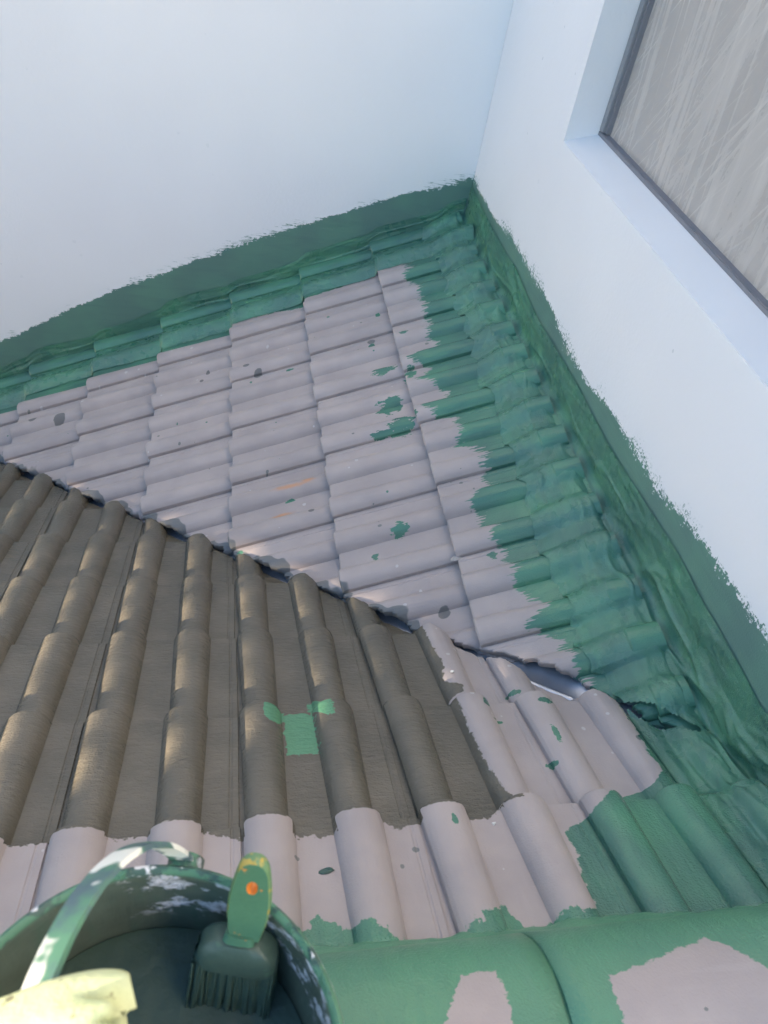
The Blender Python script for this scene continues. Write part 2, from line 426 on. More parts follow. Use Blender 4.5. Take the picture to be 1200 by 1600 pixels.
def mat_membrane(name, st):
    k = NT(name)
    gc, gh = green_paint(k, st)
    p = k.noise(16, 2, 0.6, off=(3, 3, 8))
    gc = k.mix(k.mul(k.step(p, 0.55, 0.75), 0.35), gc, (0.085, 0.225, 0.18))
    weave = k.noise(500, 0, 0.5)
    rg = k.n('ShaderNodeTexNoise'); rg.noise_type = 'RIDGED_MULTIFRACTAL'; k.put(rg.inputs['Vector'], k.scaled(k.pos()[0], tuple(8 + v * 0.25 for v in st)))
    rg.inputs['Scale'].default_value = 1; rg.inputs['Detail'].default_value = 2; rg.inputs['Roughness'].default_value = 0.5
    try: rg.normalize = True
    except Exception: pass
    return k.fin(gc, k.lin(p, 0.3, 0.7, 0.20, 0.40), k.bump(k.add(k.add(k.mul(gh, 0.8), k.mul(weave, 0.25)), k.mul(rg.outputs['Fac'], 1.6)), 0.7, 0.005), spec=0.5)

def mat_green_plain():
    k = NT('green_mortar_paint')
    gc, gh = green_paint(k, (9, 60, 60))
    gc = k.mix(0.65, gc, (0.105, 0.270, 0.155))
    return k.fin(gc, 0.42, k.bump(gh, 0.6, 0.004), spec=0.45)

def mat_ridge():
    k = NT('ridge_paint')
    _, x, y, z = k.pos()
    mc, mh = mauve_paint(k, (9, 60, 9)); gc, gh = green_paint(k, (45, 9, 9))
    gc = k.mix(0.5, gc, (0.100, 0.260, 0.150))
    n1 = k.noise(26, 4, 0.6, off=(5, 5, 5)); n3 = k.noise((60, 110, 60), 3, 0.65)
    jx = k.add(k.mul(k.sub(n1, 0.5), 0.04), k.mul(k.sub(n3, 0.5), 0.03))
    # bare patches left between the brush strokes: x ranges along the ridge and how far down they reach
    g1 = k.mn(k.sub(x, -0.452), k.sub(-0.205, x)); g1 = k.mn(g1, k.sub(k.curve(x, [(-0.5, -2.955), (-0.445, -2.950), (-0.36, -2.938), (-0.29, -2.915), (-0.25, -2.950), (-0.2, -3.0)]), y))
    lx = k.add(x, k.mul(k.sub(y, -2.95), -0.7))
    g2 = k.mn(k.sub(lx, -0.652), k.sub(-0.590, x)); g2 = k.mn(g2, k.sub(-2.930, y))
    g3 = k.mn(k.mn(k.sub(x, -1.35), k.sub(-1.05, x)), k.sub(-2.94, y))
    bare = k.step(k.add(k.mx(g1, k.mx(g2, g3)), k.mul(jx, 0.6)), -0.0015, 0.0015)
    g = k.sub(1.0, bare)
    c = k.mix(g, mc, gc)
    return k.fin(c, k.lin(g, 0, 1, 0.62, 0.38), k.mixn(g, k.bump(mh, 0.5, 0.003), k.bump(gh, 0.6, 0.005)), spec=0.4)

def mat_simple(name, col, rough, metal=0.0, nsc=30, amt=0.25, bump=0.3):
    k = NT(name)
    n = k.noise(nsc, 4, vec=k.obj()); c2 = tuple(v * (1 - amt) for v in col)
    return k.fin(k.mix(n, col, c2), rough, k.bump(k.noise(nsc * 5, 3, vec=k.obj()), bump, 0.002), metal=metal)

M_UP = mat_upper(); M_LOW = mat_lower(); M_W1 = mat_wall('far_wall_plaster', 'x'); M_W2 = mat_wall('right_wall_plaster', 'y')
M_MEM1 = mat_membrane('cloth_green_far', (6, 40, 40)); M_MEM2 = mat_membrane('cloth_green_right', (40, 6, 40))
M_MORT = mat_green_plain(); M_RIDGE = mat_ridge()
M_DECK = mat_simple('dark_underlay', (0.03, 0.03, 0.033), 0.8)
M_ZINC = mat_simple('zinc_sheet', (0.50, 0.54, 0.62), 0.38, 0.7, 18, 0.3, 0.15)

# ------------------------------------------------------------------ ground
k = NT('dry_ground'); n = k.noise(0.15, 5); n2 = k.noise(3, 4)
gm = k.fin(k.mix(n, k.mix(n2, (0.34, 0.26, 0.18), (0.26, 0.20, 0.14)), (0.20, 0.19, 0.10)), 0.9, k.bump(n2, 0.4, 0.05))
gd = mesh_obj('ground', [(-600, -600, -4.2), (600, -600, -4.2), (600, 600, -4.2), (-600, 600, -4.2)], [(0, 1, 2, 3)], gm, smooth=False)
tag(gd, None, kind='structure')

# ------------------------------------------------------------------ walls
W_TOP = 4.6
v, f = box_vf(-7.0, XW + 0.3, YW, YW + 0.25, -4.2, W_TOP)
wall1 = mesh_obj('plastered_wall', v, f, M_W1, smooth=False)
tag(wall1, 'wide white plastered wall filling the upper left, with a green painted foot above the roof', 'wall', kind='thing')

# right wall with its window opening
OY0, OY1, OZ0, OZ1 = -2.55, -0.760, 0.635, 1.95
verts, faces = [], []
for b in ((XW, XW + 0.25, -6.0, YW - 0.002, -4.2, OZ0), (XW, XW + 0.25, -6.0, YW - 0.002, OZ1, W_TOP - 1.3),
          (XW, XW + 0.25, OY1, YW - 0.002, OZ0, OZ1), (XW, XW + 0.25, -6.0, OY0, OZ0, OZ1)):
    v, f = box_vf(*b, off=len(verts)); verts += v; faces += f
wall2 = mesh_obj('plastered_wall', verts, faces, M_W2, smooth=False)
tag(wall2, 'white plastered wall on the right that holds the window', 'wall', kind='thing')
M_REV = mat_simple('sill_paint', (0.74, 0.73, 0.725), 0.5, 0, 6, 0.06, 0.15)
M_FR = mat_simple('window_frame_grey', (0.30, 0.31, 0.33), 0.45, 0.3, 40, 0.2, 0.1)
M_GASK = mat_simple('window_gasket', (0.20, 0.20, 0.22), 0.6, 0, 40, 0.2, 0.1)

def glass_mat():
    k = NT('dusty_glass')
    o = k.obj()
    # wiped dust streaks in two directions on grey glass
    def rotv(ang, sc, off):
        mp = k.n('ShaderNodeMapping'); k.put(mp.inputs['Vector'], o); mp.inputs['Rotation'].default_value = (ang, 0, 0)
        return k.noise(sc, 4, 0.6, off=off, vec=mp.outputs[0], dist=0.6)
    s1 = rotv(0.10, (3, 26, 1.3), (0, 0, 0)); s2 = rotv(-0.55, (3, 60, 2.2), (5, 2, 1)); s3 = rotv(-0.25, (3, 9, 1.0), (1, 7, 3)); fine = k.noise(130, 3, vec=o)
    s4 = rotv(-0.7, (3, 120, 3.0), (9, 4, 1))
    d = k.add(k.mul(k.step(s1, 0.42, 0.80), 0.45), k.mul(k.step(s2, 0.54, 0.80), 0.40))
    d = k.add(d, k.mul(k.step(s3, 0.4, 0.75), 0.25)); d = k.add(d, k.mul(k.step(s4, 0.60, 0.74), 0.25)); d = k.add(d, k.mul(fine, 0.10))
    c = k.mix(k.m('MINIMUM', d, 1.0), (0.36, 0.325, 0.30), (0.68, 0.63, 0.575))
    return k.fin(c, k.lin(d, 0, 0.8, 0.22, 0.5), None, spec=0.5)
M_GL = glass_mat()
win = empty('window', (XW, (OY0 + OY1) / 2, OZ0)); win.parent = wall2
win['label'] = 'window with dusty wiped glass set deep in the wall'
GX = XW + 0.10
# sloped sill rising towards the glass
v = [(XW + 0.001, OY0, OZ0 - 0.02), (XW + 0.001, OY1, OZ0 - 0.02), (XW + 0.001, OY1, OZ0 + 0.003), (XW + 0.001, OY0, OZ0 + 0.003),
     (GX + 0.05, OY0, OZ0 - 0.02), (GX + 0.05, OY1, OZ0 - 0.02), (GX + 0.05, OY1, OZ0 + 0.047), (GX + 0.05, OY0, OZ0 + 0.047)]
f = [(0, 3, 2, 1), (3, 7, 6, 2), (4, 5, 6, 7), (0, 1, 5, 4), (1, 2, 6, 5), (0, 4, 7, 3)]
sill = mesh_obj('sill', v, f, M_REV, win, smooth=False)
def wbox(name, b, mat, parent, bev=0.002):
    v, f = box_vf(*b)
    o = mesh_obj(name, v, f, mat, parent, smooth=False)
    bm = bmesh.new(); bm.from_mesh(o.data); bmesh.ops.bevel(bm, geom=bm.edges[:], offset=bev, segments=2, affect='EDGES'); bm.to_mesh(o.data); bm.free()
    return o
def fchild(name, b, mat):
    return wbox(name, b, mat, win)
ZS = OZ0 + 0.030
fchild('rail', (GX + 0.004, GX + 0.05, OY0, OY1, ZS, ZS + 0.016), M_GASK)
fchild('rail', (GX + 0.004, GX + 0.05, OY0, OY1, OZ1 - 0.05, OZ1), M_FR)
fchild('stile', (GX + 0.004, GX + 0.05, OY1 - 0.030, OY1, ZS + 0.017, OZ1 - 0.051), M_FR)
fchild('stile', (GX + 0.004, GX + 0.05, OY0, OY0 + 0.04, ZS + 0.017, OZ1 - 0.051), M_FR)
fchild('gasket', (GX + 0.012, GX + 0.05, OY1 - 0.044, OY1 - 0.0305, ZS + 0.017, OZ1 - 0.051), M_GASK)
v, f = box_vf(GX + 0.026, GX + 0.032, OY0 + 0.02, OY1 - 0.02, ZS + 0.01, OZ1 - 0.02)
pane = mesh_obj('pane', v, f, M_GL, win, smooth=False)

# ------------------------------------------------------------------ roof tiles
TL = 0.415
TC = np.unique(np.concatenate([np.linspace(0, 0.086, 15), np.linspace(0.086, 0.148, 4), np.linspace(0.148, 0.236, 15), [0.25, 0.265, 0.2785, 0.280, 0.2835, 0.285, 0.295, 0.2965, 0.307]]))
ROWS = [(-TL, 0.0), (-0.20, 0.0), (-0.011, 0.0), (-0.004, 0.0012), (0.0, 0.0048)]
THK = 0.015

def tile_geometry(tc, lim_lo=None, lim_hi=None, seed=0):
    """tc: across samples; lim_lo / lim_hi: per column start (upslope) and end (downslope), y local <= 0"""
    n = len(tc)
    lo = np.full(n, -TL) if lim_lo is None else np.maximum(lim_lo, -TL)
    hi = np.zeros(n) if lim_hi is None else np.minimum(lim_hi, 0.0)
    shift = np.interp(tc, [0, .086, .148, .236, .307], [.0065, -.0065, .0066, -.0066, 0.0])
    V, F = [], []
    rowsn = len(ROWS)
    keep = hi - lo > 0.012
    top = {}
    for j in range(n):
        if not keep[j]: continue
        L = hi[j] - lo[j]
        ys = [lo[j], lo[j] + 0.5 * L, hi[j] - min(0.011, L * .3), hi[j] - min(0.004, L * .1), hi[j]]
        h = float(prof(tc[j]))
        for r in range(rowsn):
            e = max(0.0, -ys[r] / G)
            z = h * (1 - 0.15 * e) + STEP * ys[r] / G - ROWS[r][1]
            if tc[j] < 0.002: z -= 0.002
            top[(j, r)] = len(V); V.append((tc[j] + shift[j] * e, ys[r], z))
    def quad(a, b, c, d): F.append((a, b, c, d))
    for j in range(n - 1):
        if keep[j] and keep[j + 1]:
            for r in range(rowsn - 1):
                quad(top[j, r], top[j + 1, r], top[j + 1, r + 1], top[j, r + 1])
    # separate skirts: lower end, left edge, right edge
    def skirt(path, flip):
        base = len(V)
        for p in path:
            x, y, z = V[p]; V.append((x, y, z)); V.append((x, y, z - THK))
        for i in range(len(path) - 1):
            a = base + 2 * i
            q = (a, a + 1, a + 3, a + 2)
            F.append(q if not flip else q[::-1])
    j = 0
    while j < n:
        if keep[j]:
            e = j
            while e + 1 < n and keep[e + 1]: e += 1
            if e > j:
                skirt([top[i, rowsn - 1] for i in range(j, e + 1)], False)
                skirt([top[j, r] for r in range(rowsn)], False)
                skirt([top[e, r] for r in range(rowsn)], True)
            j = e + 1
        else: j += 1
    return V, F

def tile_mesh(name, V, F, mat):
    me = bpy.data.meshes.new(name)
    me.from_pydata(V, [], F); me.materials.append(mat)
    me.polygons.foreach_set('use_smooth', [True] * len(me.polygons))
    me.set_sharp_from_angle(angle=math.radians(27))
    me.update()
    return me

def tile_matrix(slope, o):
    if slope == 'A':
        X, Y, Z = Vector((0, 1, 0)), Vector((-CO, 0, -SI)), Vector((-SI, 0, CO))
    else:
        X, Y, Z = Vector((1, 0, 0)), Vector((0, CO, -SI)), Vector((0, SI, CO))
    return Matrix(((X.x, Y.x, Z.x, o[0]), (X.y, Y.y, Z.y, o[1]), (X.z, Y.z, Z.z, o[2]), (0, 0, 0, 1)))

roofA = empty('tiled_roof', (-1.0, -0.9, -0.6))
tag(roofA, 'upper tiled roof slope below the far wall, mauve grey tiles with green painted margins', 'roof', kind='thing')
roofB = empty('tiled_roof', (-1.3, -2.4, -0.1))
tag(roofB, 'nearer tiled roof slope behind the bucket, olive grey coat with bare mauve and green edges', 'roof', kind='thing')

VV, FF = tile_geometry(TC)
ME_A = tile_mesh('roof_tile', VV, FF, M_UP); ME_B = tile_mesh('roof_tile', VV, FF, M_LOW)
TF = np.unique(np.concatenate([TC, np.linspace(0, 0.307, 75)]))

def add_tile(slope, o, me, parent):
    ob = bpy.data.objects.new('roof_tile', me)
    jit = Matrix.Translation((random.uniform(-.0012, .0012), random.uniform(-.003, .003), random.uniform(-.0008, .0012))) @ Matrix.Rotation(math.radians(random.uniform(-.35, .35)), 4, 'Z') @ Matrix.Rotation(math.radians(random.uniform(-.25, .25)), 4, 'Y')
    mw = tile_matrix(slope, o) @ jit
    link(ob, parent)
    ob.matrix_parent_inverse = Matrix.Translation(-Vector(parent.location))
    ob.matrix_basis = mw

def gapA(x):    # how far the upper tiles stop short of the valley line
    return 0.003 + 0.030 * np.exp(-((x + 0.18) / 0.13) ** 4)

for i in range(0, 9):
    for j in range(0, 11):
        oy = -TW * j; ou = i * G; ox = -ou * CO; oz = -ou * SI
        yy = oy + TF
        # world x of each column's cut, upper slope keeps x + y - Y0 > gap*sqrt2
        rag = 0.012 * fbm(yy * 45, yy * 0 + i, 3) + 0.008 * fbm(yy * 170, yy * 0 + i, 8, 2)
        if i == 1 and j in (7,): rag = rag * 1.6
        xc = Y0 - yy
        xc = xc + (gapA(xc) + rag) * 1.4142
        hi = (ox - xc) / CO            # local y of the cut (positive is below the end)
        lo_wall = (ox - (XW - 0.028)) / CO
        if np.all(hi < -TL + 0.02): continue
        if i == 0 and lo_wall > -0.012: continue
        if np.all(hi > 0) and lo_wall < -TL:
            add_tile('A', (ox, oy, oz), ME_A, roofA)
        else:
            n = len(TF)
            V, F = tile_geometry(TF if not np.all(hi > 0) else TC,
                                 np.full(n if not np.all(hi > 0) else len(TC), lo_wall), hi if not np.all(hi > 0) else None)
            if F: add_tile('A', (ox, oy, oz), tile_mesh('roof_tile', V, F, M_UP), roofA)

for m in range(0, 8):
    for kx in range(-7, 4):
        ox = XK + TW * kx; vv = m * G; oy = YC + vv * CO; oz = -S * (oy - Y0)
        xx = ox + TF
        rag = 0.005 * fbm(xx * 50, xx * 0 + m, 13) + 0.004 * fbm(xx * 150, xx * 0 + m, 18, 2)
        yc = Y0 - xx - (0.003 - 0.008 * (xx < -0.42) + rag) * 1.4142
        hi = (yc - oy) / CO
        inside = xx < XW - 0.012
        if not inside.any(): continue
        hi = np.where(inside, hi, -9)
        lo = (YR + 0.03 - oy) / CO
        if np.all(hi < -TL + 0.02): continue
        if np.all(hi > 0) and lo < -TL:
            add_tile('B', (ox, oy, oz), ME_B, roofB)
        else:
            V, F = tile_geometry(TF, np.full(len(TF), lo), hi)
            if F: add_tile('B', (ox, oy, oz), tile_mesh('roof_tile', V, F, M_LOW), roofB)

# dark underlay below each slope (stops at the valley)
D = 0.085
def zA(x): return S * x - D
def zB(y): return -S * (y - Y0) - D
xl = -2.85
mesh_obj('underlay', [(XW, YW, zA(XW)), (xl, YW, zA(xl)), (xl, min(YW, Y0 - xl), zA(xl)), (XW, Y0 - XW, zA(XW))], [(0, 1, 2, 3)], M_DECK, roofA, smooth=False)
mesh_obj('underlay', [(XW, Y0 - XW, zB(Y0 - XW)), (xl, YW, zB(YW)), (xl, YR, zB(YR)), (XW, YR, zB(YR)), (xl, YR - 1.5, zB(YR) - 1.5 * S), (XW, YR - 1.5, zB(YR) - 1.5 * S)],
         [(0, 1, 2, 3), (3, 2, 4, 5)], M_DECK, roofB, smooth=False)

# ------------------------------------------------------------------ valley gutter
xs = np.linspace(XW - 0.01, -2.75, 60); ws = np.array([-0.14, -0.07, -0.035, -0.012, -0.006, 0, 0.006, 0.012, 0.035, 0.07, 0.14])
V = []
for x in xs:
    yv = Y0 - x; zv = S * x
    for w in ws:
        z = zv + S * abs(w) / 1.4142 - 0.040 + (0.012 * math.exp(-(w / 0.007) ** 2)) + 0.0015 * float(vnoise(x * 9, w * 30, 4))
        V.append((x + w / 1.4142, yv + w / 1.4142, z))
gut = mesh_obj('valley_gutter', V, grid_faces(len(xs), len(ws)), M_ZINC, smooth=True)
sm = gut.modifiers.new('thickness', 'SOLIDIFY'); sm.thickness = 0.0015
tag(gut, 'bluish zinc valley gutter showing through the gap between the two roof slopes', 'gutter')

# ------------------------------------------------------------------ waterproofing cloth
def blur(a, ax, n=1):
    for _ in range(n):
        p = np.concatenate([np.take(a, [0], ax), a, np.take(a, [-1], ax)], ax)
        sl = lambda s: np.take(p, range(s, s + a.shape[ax]), ax)
        a = 0.25 * sl(0) + 0.5 * sl(1) + 0.25 * sl(2)
    return a

def cloth_right():
    ys = np.arange(-2.93, YW - 0.004, 0.0052)
    nt, nw = 52, 40
    xe = -0.085 + 0.045 * fbm(ys * 4, ys * 0, 40) + 0.02 * fbm(ys * 25, ys * 0, 41)
    xe = np.where(ys < -2.25, np.maximum(xe, -0.06), xe)
    P = np.zeros((len(ys), nt + nw, 3))
    wallh = 0.125 + 0.03 * fbm(ys * 3, ys * 0, 42) + 0.03 * np.clip((-1.7 - ys) / 0.6, 0, 1)
    for a in range(nt):
        q = a / (nt - 1)
        x = xe + (XW - 0.010 - xe) * q
        fall = 1 - np.clip((x - 0.045) / 0.030, 0, 1) ** 1.5
        w_ = np.clip((x - xe) / 0.05, 0, 1)
        lev = np.where(x < 0, -0.017 + 0.018 * np.clip((x + 0.1) / 0.1, 0, 1) ** 1.5, -STEP * x / CO / G)
        za = (1 - w_) * surfA(x, ys) + w_ * (S * x + (0.85 * prof(np.mod(ys, TW)) + lev) / CO); zb = surfB(x, ys); base_a = S * x - 0.004; base_b = -S * (ys - Y0) - 0.004
        za = base_a + (za - base_a) * fall - 0.012 * (1 - fall)
        z = np.maximum(za, np.where(ys < -2.30, zb, -9))
        P[:, a, 0] = x; P[:, a, 1] = ys; P[:, a, 2] = z + 0.005 * min(1, 0.12 + q * 5)
    zf = P[:, nt - 1, 2].copy()
    zf = blur(blur(zf[:, None], 0, 6), 0, 6)[:, 0]
    for a in range(nw):
        q = (a + 1) / nw
        P[:, nt + a, 0] = XW - 0.0035; P[:, nt + a, 1] = ys; P[:, nt + a, 2] = zf + 0.008 + q * wallh
    P[:, 14:, 2] = 0.55 * P[:, 14:, 2] + 0.45 * blur(P[:, 14:, 2], 0, 40); P[:, :, 2] = blur(P[:, :, 2], 0, 3); P[:, :, 0] = blur(P[:, :, 0], 1, 4); P[:, :, 2] = blur(P[:, :, 2], 1, 3)
    # creases: strongest in the fold and towards the valley end
    A = np.arange(nt + nw)[None, :] / (nt + nw) + 0 * ys[:, None]; Y = ys[:, None] + 0 * A
    fold = np.exp(-((A - nt / (nt + nw)) / 0.16) ** 2)
    near = np.clip((-1.55 - Y) / 0.7, 0, 1)
    cr = ridged(Y * 5 + A * 2.0, A * 3.5 - Y * 1.5, 50) * 0.6 + ridged(Y * 2.6 - A * 4, A * 3.5 + Y * 2, 55)
    lump = fbm(Y * 10, A * 9, 60, 4)
    disp = (0.003 + 0.004 * near) * lump + cr * (0.0015 + 0.006 * fold * (0.35 + near) + 0.004 * near)
    disp = disp * np.clip(np.minimum(A, 1 - A) * 12, 0, 1)
    disp = np.maximum(disp, -0.003)
    wq = 1 / (1 + np.exp(-(A - nt / (nt + nw)) * 40))
    P[:, :, 0] -= disp * (0.25 + 0.75 * wq); P[:, :, 2] += disp * (1 - 0.7 * wq)
    P[:, :, 0] = np.minimum(P[:, :, 0], XW - 0.0025)
    V = P.reshape(-1, 3); nc = nt + nw
    F = []
    hc = (-0.012, -2.415)
    for i, j in ((i, j) for i in range(len(ys) - 1) for j in range(nc - 1)):
        p = P[i, j]
        dx, dy = p[0] - hc[0], p[1] - hc[1]
        al = (dx - dy) / 1.4142; pe = (dx + dy) / 1.4142
        if j < nt and (al / 0.075) ** 2 + ((pe - 0.006) / 0.017) ** 2 < 1 + 0.4 * float(vnoise(p[0] * 60, p[1] * 60, 9)): continue
        a = i * nc + j
        F.append((a, a + nc, a + nc + 1, a + 1))
    return V, F
V, F = cloth_right()
cl2 = mesh_obj('waterproofing_cloth', V, F, M_MEM2)
tag(cl2, 'creased green painted waterproofing cloth folded up the foot of the right wall', 'flashing')

def cloth_far():
    xs = np.arange(-2.80, XW - 0.010, 0.0055)
    nt, nw = 58, 34
    P = np.zeros((len(xs), nt + nw, 3))
    st = np.floor(xs / (G * CO))
    ye = -0.165 + 0.02 * fbm(xs * 3, xs * 0, 70) + 0.006 * fbm(xs * 30, xs * 0, 71) + 0.03 * vnoise(st * 3.7, st * 0, 5)
    wallh = 0.085 + 0.035 * fbm(xs * 3, xs * 0, 72)
    for a in range(nt):
        q = a / (nt - 1)
        y = ye + (YW - 0.010 - ye) * q
        P[:, a, 0] = xs; P[:, a, 1] = y; P[:, a, 2] = surfA(xs, np.minimum(y, -0.001)) + 0.005 * min(1, 0.35 + q * 6)
    zf = blur(P[:, nt - 1, 2][:, None].copy(), 0, 14)[:, 0]
    for a in range(nw):
        q = (a + 1) / nw
        P[:, nt + a, 0] = xs; P[:, nt + a, 1] = YW - 0.0035; P[:, nt + a, 2] = zf + 0.01 + q * wallh
    # the cloth bridges the pan between the last roll and the wall
    P[:, :, 2] = blur(P[:, :, 2], 1, 14); P[:, :, 1] = blur(P[:, :, 1], 1, 8)
    P[:, :, 2] = 0.6 * P[:, :, 2] + 0.4 * blur(P[:, :, 2], 0, 30)
    P[:, :, 2] = np.maximum(P[:, :, 2], surfA(P[:, :, 0], np.minimum(P[:, :, 1], -0.001)) + 0.0006)
    A = np.arange(nt + nw)[None, :] / (nt + nw) + 0 * xs[:, None]; X = xs[:, None] + 0 * A
    lump = fbm(X * 8, A * 9, 80, 4)
    cr = ridged(X * 2.2 + A * 2.0, A * 6 - X * 1.5, 85) + 0.6 * ridged(X * 6, A * 2 + 3, 90) * (vnoise(X * 3, A * 0, 3) > 0.12)
    disp = 0.003 * lump + 0.0055 * cr * np.exp(-((A - 0.55) / 0.3) ** 2)
    disp = np.maximum(disp * np.clip(np.minimum(A, 1 - A) * 12, 0, 1), -0.002)
    wq = 1 / (1 + np.exp(-(A - nt / (nt + nw)) * 30))
    P[:, :, 1] -= disp * (0.25 + 0.75 * wq); P[:, :, 2] += disp * (1 - 0.7 * wq)
    P[:, :, 1] = np.minimum(P[:, :, 1], YW - 0.0025)
    nc = nt + nw
    F = [(i * nc + j, i * nc + j + 1, (i + 1) * nc + j + 1, (i + 1) * nc + j) for i in range(len(xs) - 1) for j in range(nc - 1)]
    return P.reshape(-1, 3), F
V, F = cloth_far()
F = [q[::-1] for q in F]
cl1 = mesh_obj('waterproofing_cloth', V, F, M_MEM1)
tag(cl1, 'smoother green painted waterproofing cloth along the foot of the far left wall', 'flashing')

# ------------------------------------------------------------------ ridge
RZ0, RH, RHW = 0.205, 0.128, 0.135
def cap_z(y): 
    q = np.clip(np.abs(np.asarray(y) - YR) / RHW, 0, 1)
    return RZ0 + RH * np.sqrt(np.clip(1 - q ** 2.2, 0, 1))
def arch(x0, x1, nseg, grow0, grow1, name, mat, parent):
    V = []; nr = max(2, int((x1 - x0) / 0.03)); an = np.linspace(0, math.pi, 33)
    for r in range(nr + 1):
        x = x0 + (x1 - x0) * r / nr; gq = grow0 + (grow1 - grow0) * r / nr
        for t in an:
            c, s = math.cos(t), math.sin(t)
            y = YR + (RHW + gq) * (abs(c) ** 0.95) * (1 if c > 0 else -1)
            z = RZ0 + (RH + gq) * (abs(s) ** 0.92)
            V.append((x + 0.0015 * float(vnoise(t * 3, x * 8, 4)), y, z + 0.0015 * float(vnoise(x * 14, t * 4, 7))))
    F = [q[::-1] for q in grid_faces(nr + 1, len(an))]
    o = mesh_obj(name, V, F, mat, parent)
    s = o.modifiers.new('thickness', 'SOLIDIFY'); s.thickness = 0.014; s.offset = -1
    return o
JX = [-0.52 - 0.45 * q for q in range(-1, 6)]
JX[0] = XW - 0.012
for a, b in zip(JX[1:], JX[:-1]):
    arch(a + 0.003, b - 0.003, 1, 0.0, 0.0, 'ridge_tile', M_RIDGE, roofB)
for jx in JX[1:-1]:
    V = []; an = np.linspace(0.12, math.pi - 0.12, 40); off = np.linspace(-0.045, 0.045, 11)
    for q in off:
        for t in an:
            c, s = math.cos(t), math.sin(t)
            gq = 0.007 * math.exp(-(q / 0.030) ** 2) + 0.0012 + 0.004 * float(vnoise(t * 5, q * 40 + jx, 21))
            V.append((jx + q + 0.008 * float(vnoise(t * 3, jx, 22)), YR + (RHW + gq) * (abs(c) ** 0.95) * (1 if c > 0 else -1), RZ0 + (RH + gq) * (abs(s) ** 0.92)))
    mesh_obj('mortar_joint', V, [q[::-1] for q in grid_faces(len(off), len(an))], M_MORT, roofB)
# mortar bed between the tiles and the ridge caps
xs = np.arange(-2.75, XW - 0.008, 0.008); nb = 16
V = []
for x in xs:
    yf = -2.842 + 0.012 * float(fbm(x * 9, 0.0, 31)) + 0.010 * float(vnoise(x * 60, 0.0, 33))
    yb = YR + RHW - 0.035
    for b in range(nb):
        q = b / (nb - 1); y = yf + (yb - yf) * q
        zt = -S * (yf - Y0) - 0.012; ze = float(cap_z(yb)) + 0.004
        z = zt + (ze - zt) * (q ** 0.7) + 0.004 * float(fbm(x * 18, q * 4, 35))
        V.append((x, y, z))
mesh_obj('mortar_bed', V, grid_faces(len(xs), nb)[:], M_MORT, roofB)

# ------------------------------------------------------------------ bucket
def mat_bucket():
    k = NT('bucket_paint_crust'); o = k.obj()
    s = k.n('ShaderNodeSeparateXYZ'); k.put(s.inputs[0], o); z = s.outputs[2]
    n = k.noise(14, 4, vec=o); st = k.noise((60, 60, 9), 3, 0.6, vec=o)
    c = k.mix(k.step(n, 0.35, 0.7), (0.070, 0.092, 0.070), (0.092, 0.124, 0.096))
    c = k.mix(k.mul(k.step(st, 0.5, 0.75), 0.5), c, (0.04, 0.10, 0.07))
    # white paint crust peeling below the rim
    w = k.noise((26, 26, 34), 4, 0.65, off=(3, 1, 6), vec=o); wm = k.noise(5.5, 2, 0.5, off=(12.3, 4, 1), vec=o)
    band = k.mul(k.step(z, 0.255, 0.280), k.step(wm, 0.50, 0.56))
    wh = k.mul(band, k.mul(k.step(w, 0.50, 0.57), k.lin(k.noise(120, 3, 0.7, vec=o), 0.35, 0.6, 0.35, 1.0)))
    c = k.mix(wh, c, (0.62, 0.62, 0.66))
    rim = k.step(z, 0.338, 0.343)
    rw = k.noise(30, 3, 0.6, vec=o, off=(2, 2, 5))
    rc = k.mix(k.step(rw, 0.50, 0.56), (0.075, 0.19, 0.12), (0.05, 0.10, 0.085)); rc = k.mix(k.step(rw, 0.60, 0.63), rc, (0.7, 0.7, 0.7))
    c = k.mix(rim, c, rc)
    return k.fin(c, 0.5, k.bump(k.add(k.add(k.mul(st, 0.6), n), k.mul(wh, 0.8)), 0.6, 0.004), spec=0.35)
def mat_strap():
    k = NT('handle_strap'); o = k.obj()
    n = k.noise(22, 4, 0.6, vec=o); w = k.noise(17, 3, 0.6, vec=o, off=(4, 4, 2))
    c = k.mix(k.step(n, 0.4, 0.6), (0.08, 0.21, 0.13), (0.07, 0.12, 0.14))
    c = k.mix(k.step(w, 0.52, 0.57), c, (0.70, 0.72, 0.66))
    return k.fin(c, 0.4, k.bump(k.add(n, w), 0.5, 0.002), spec=0.5)
def mat_rag():
    k = NT('paint_soaked_cloth'); o = k.obj()
    n = k.noise(30, 4, 0.6, vec=o); d = k.noise(70, 2, 0.6, vec=o, off=(3, 8, 1))
    c = k.mix(n, (0.46, 0.54, 0.27), (0.60, 0.61, 0.38))
    c = k.mix(k.mul(k.step(d, 0.66, 0.70), 0.8), c, (0.16, 0.14, 0.08))
    return k.fin(c, 0.6, k.bump(k.add(n, k.noise(160, 3, vec=o)), 0.5, 0.002), spec=0.3)
M_BUC = mat_bucket(); M_STRAP = mat_strap(); M_RAG = mat_rag()
M_WET = mat_simple('wet_green_paint', (0.050, 0.085, 0.058), 0.42, 0, 14, 0.45, 0.9)

